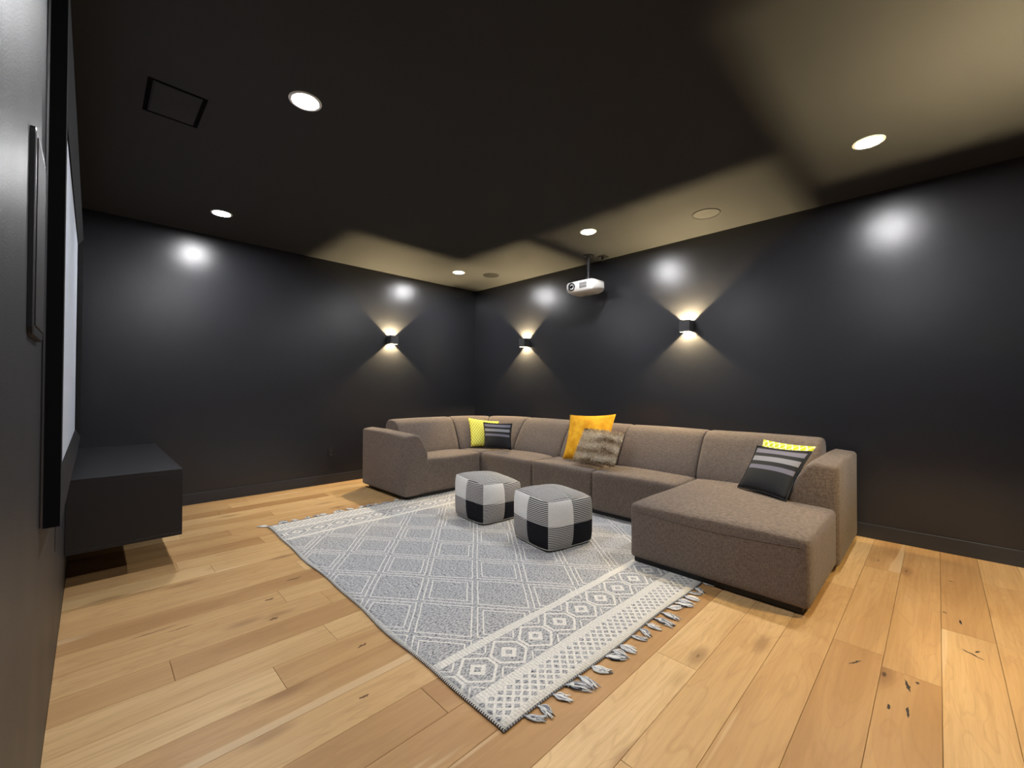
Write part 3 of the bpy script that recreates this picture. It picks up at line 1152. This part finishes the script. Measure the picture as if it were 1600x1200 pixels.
def pouf_point(face, a_, b_, h, hz_):
    """face coordinates -1..1 -> puffy rounded cube"""
    if face == 'top': p = Vector((a_, b_, 1))
    elif face == 'bot': p = Vector((a_, b_, -1))
    elif face == '-x': p = Vector((-1, -a_, b_))
    elif face == '-y': p = Vector((a_, -1, b_))
    elif face == '+x': p = Vector((1, a_, b_))
    else: p = Vector((-a_, 1, b_))
    # superellipsoid rounding
    e = 5.0
    ln = (abs(p.x) ** e + abs(p.y) ** e + abs(p.z) ** e) ** (1 / e)
    q_ = p / ln
    m_ = .5
    r_ = p.lerp(q_ * 1.06, m_)
    k = (1 - a_ * a_) * (1 - b_ * b_)
    if face == 'top': r_.z += .13 * k
    elif face != 'bot':
        nrm = {'-x': Vector((-1, 0, 0)), '+x': Vector((1, 0, 0)), '-y': Vector((0, -1, 0)), '+y': Vector((0, 1, 0))}[face]
        r_ += nrm * .07 * k
    if face == 'bot':
        r_.z = max(r_.z, -1.0)
    r_.z = max(r_.z, -1.0)
    return Vector((r_.x * h, r_.y * h, (r_.z + 1) * hz_))


def make_pouf(loc, rz, h, hz_, label, squash):
    t_ = empty('pouf', loc, rz)

    def panel(face, a0, a1, b0, b1, mat, nm='panel', n=9):
        bm = bmesh.new()
        g_ = {}
        for j in range(n + 1):
            for i in range(n + 1):
                fa, fb = i / n, j / n
                p = pouf_point(face, a0 + (a1 - a0) * fa, b0 + (b1 - b0) * fb, h, hz_)
                # stitched seam: pull the very edge in a touch
                ed = min(min(fa, 1 - fa), min(fb, 1 - fb))
                if ed < 1e-6:
                    c_ = Vector((0, 0, hz_))
                    p = p + (c_ - p).normalized() * .0035
                p.z *= 1 - squash * .06 * (p.x - p.y) / h
                p.z = max(p.z, .0005)
                g_[i, j] = bm.verts.new(p)
        for j in range(n):
            for i in range(n):
                bm.faces.new((g_[i, j], g_[i + 1, j], g_[i + 1, j + 1], g_[i, j + 1]))
        me_ = bpy.data.meshes.new(nm)
        bm.to_mesh(me_)
        bm.free()
        return link_mesh(nm, me_, mat, t_, True)

    for face in ('-x', '-y', '+x', '+y'):
        panel(face, -1, 0, 0, 1, 'pouf_white')
        panel(face, 0, 1, 0, 1, 'pouf_z')
        panel(face, -1, 0, -1, 0, 'pouf_z')
        panel(face, 0, 1, -1, 0, 'pouf_black')
    for i, (a0, b0) in enumerate(((-1, -1), (0, -1), (0, 0), (-1, 0))):
        panel('top', a0, a0 + 1, b0, b0 + 1, 'pouf_x' if i % 2 else 'pouf_y', 'top_panel')
    panel('bot', -1, 1, -1, 1, 'pouf_black', 'base_panel', 4)
    bm = bmesh.new()
    pts = []
    for face in ('-y', '+x', '+y', '-x'):
        for i in range(8):
            pts.append(pouf_point(face, -1 + i / 4, -.97, h * 1.003, hz_) + Vector((0, 0, .002)))
    pts.append(pts[0])
    add_tube(bm, pts, .0035, 6)
    from_bm('piping', bm, 'pouf_piping', t_, True)
    return tag(t_, label, 'pouf', 'black and white patchwork poufs on the rug')


make_pouf((2.650, 2.115, .0085), math.radians(-11), .226, .184, 'black and white patchwork cube pouf on rug, the one nearer the chaise', .3)
make_pouf((2.690, 2.915, .0085), math.radians(-4), .226, .178, 'black and white patchwork cube pouf on rug, the one nearer the sofa left arm', .8)
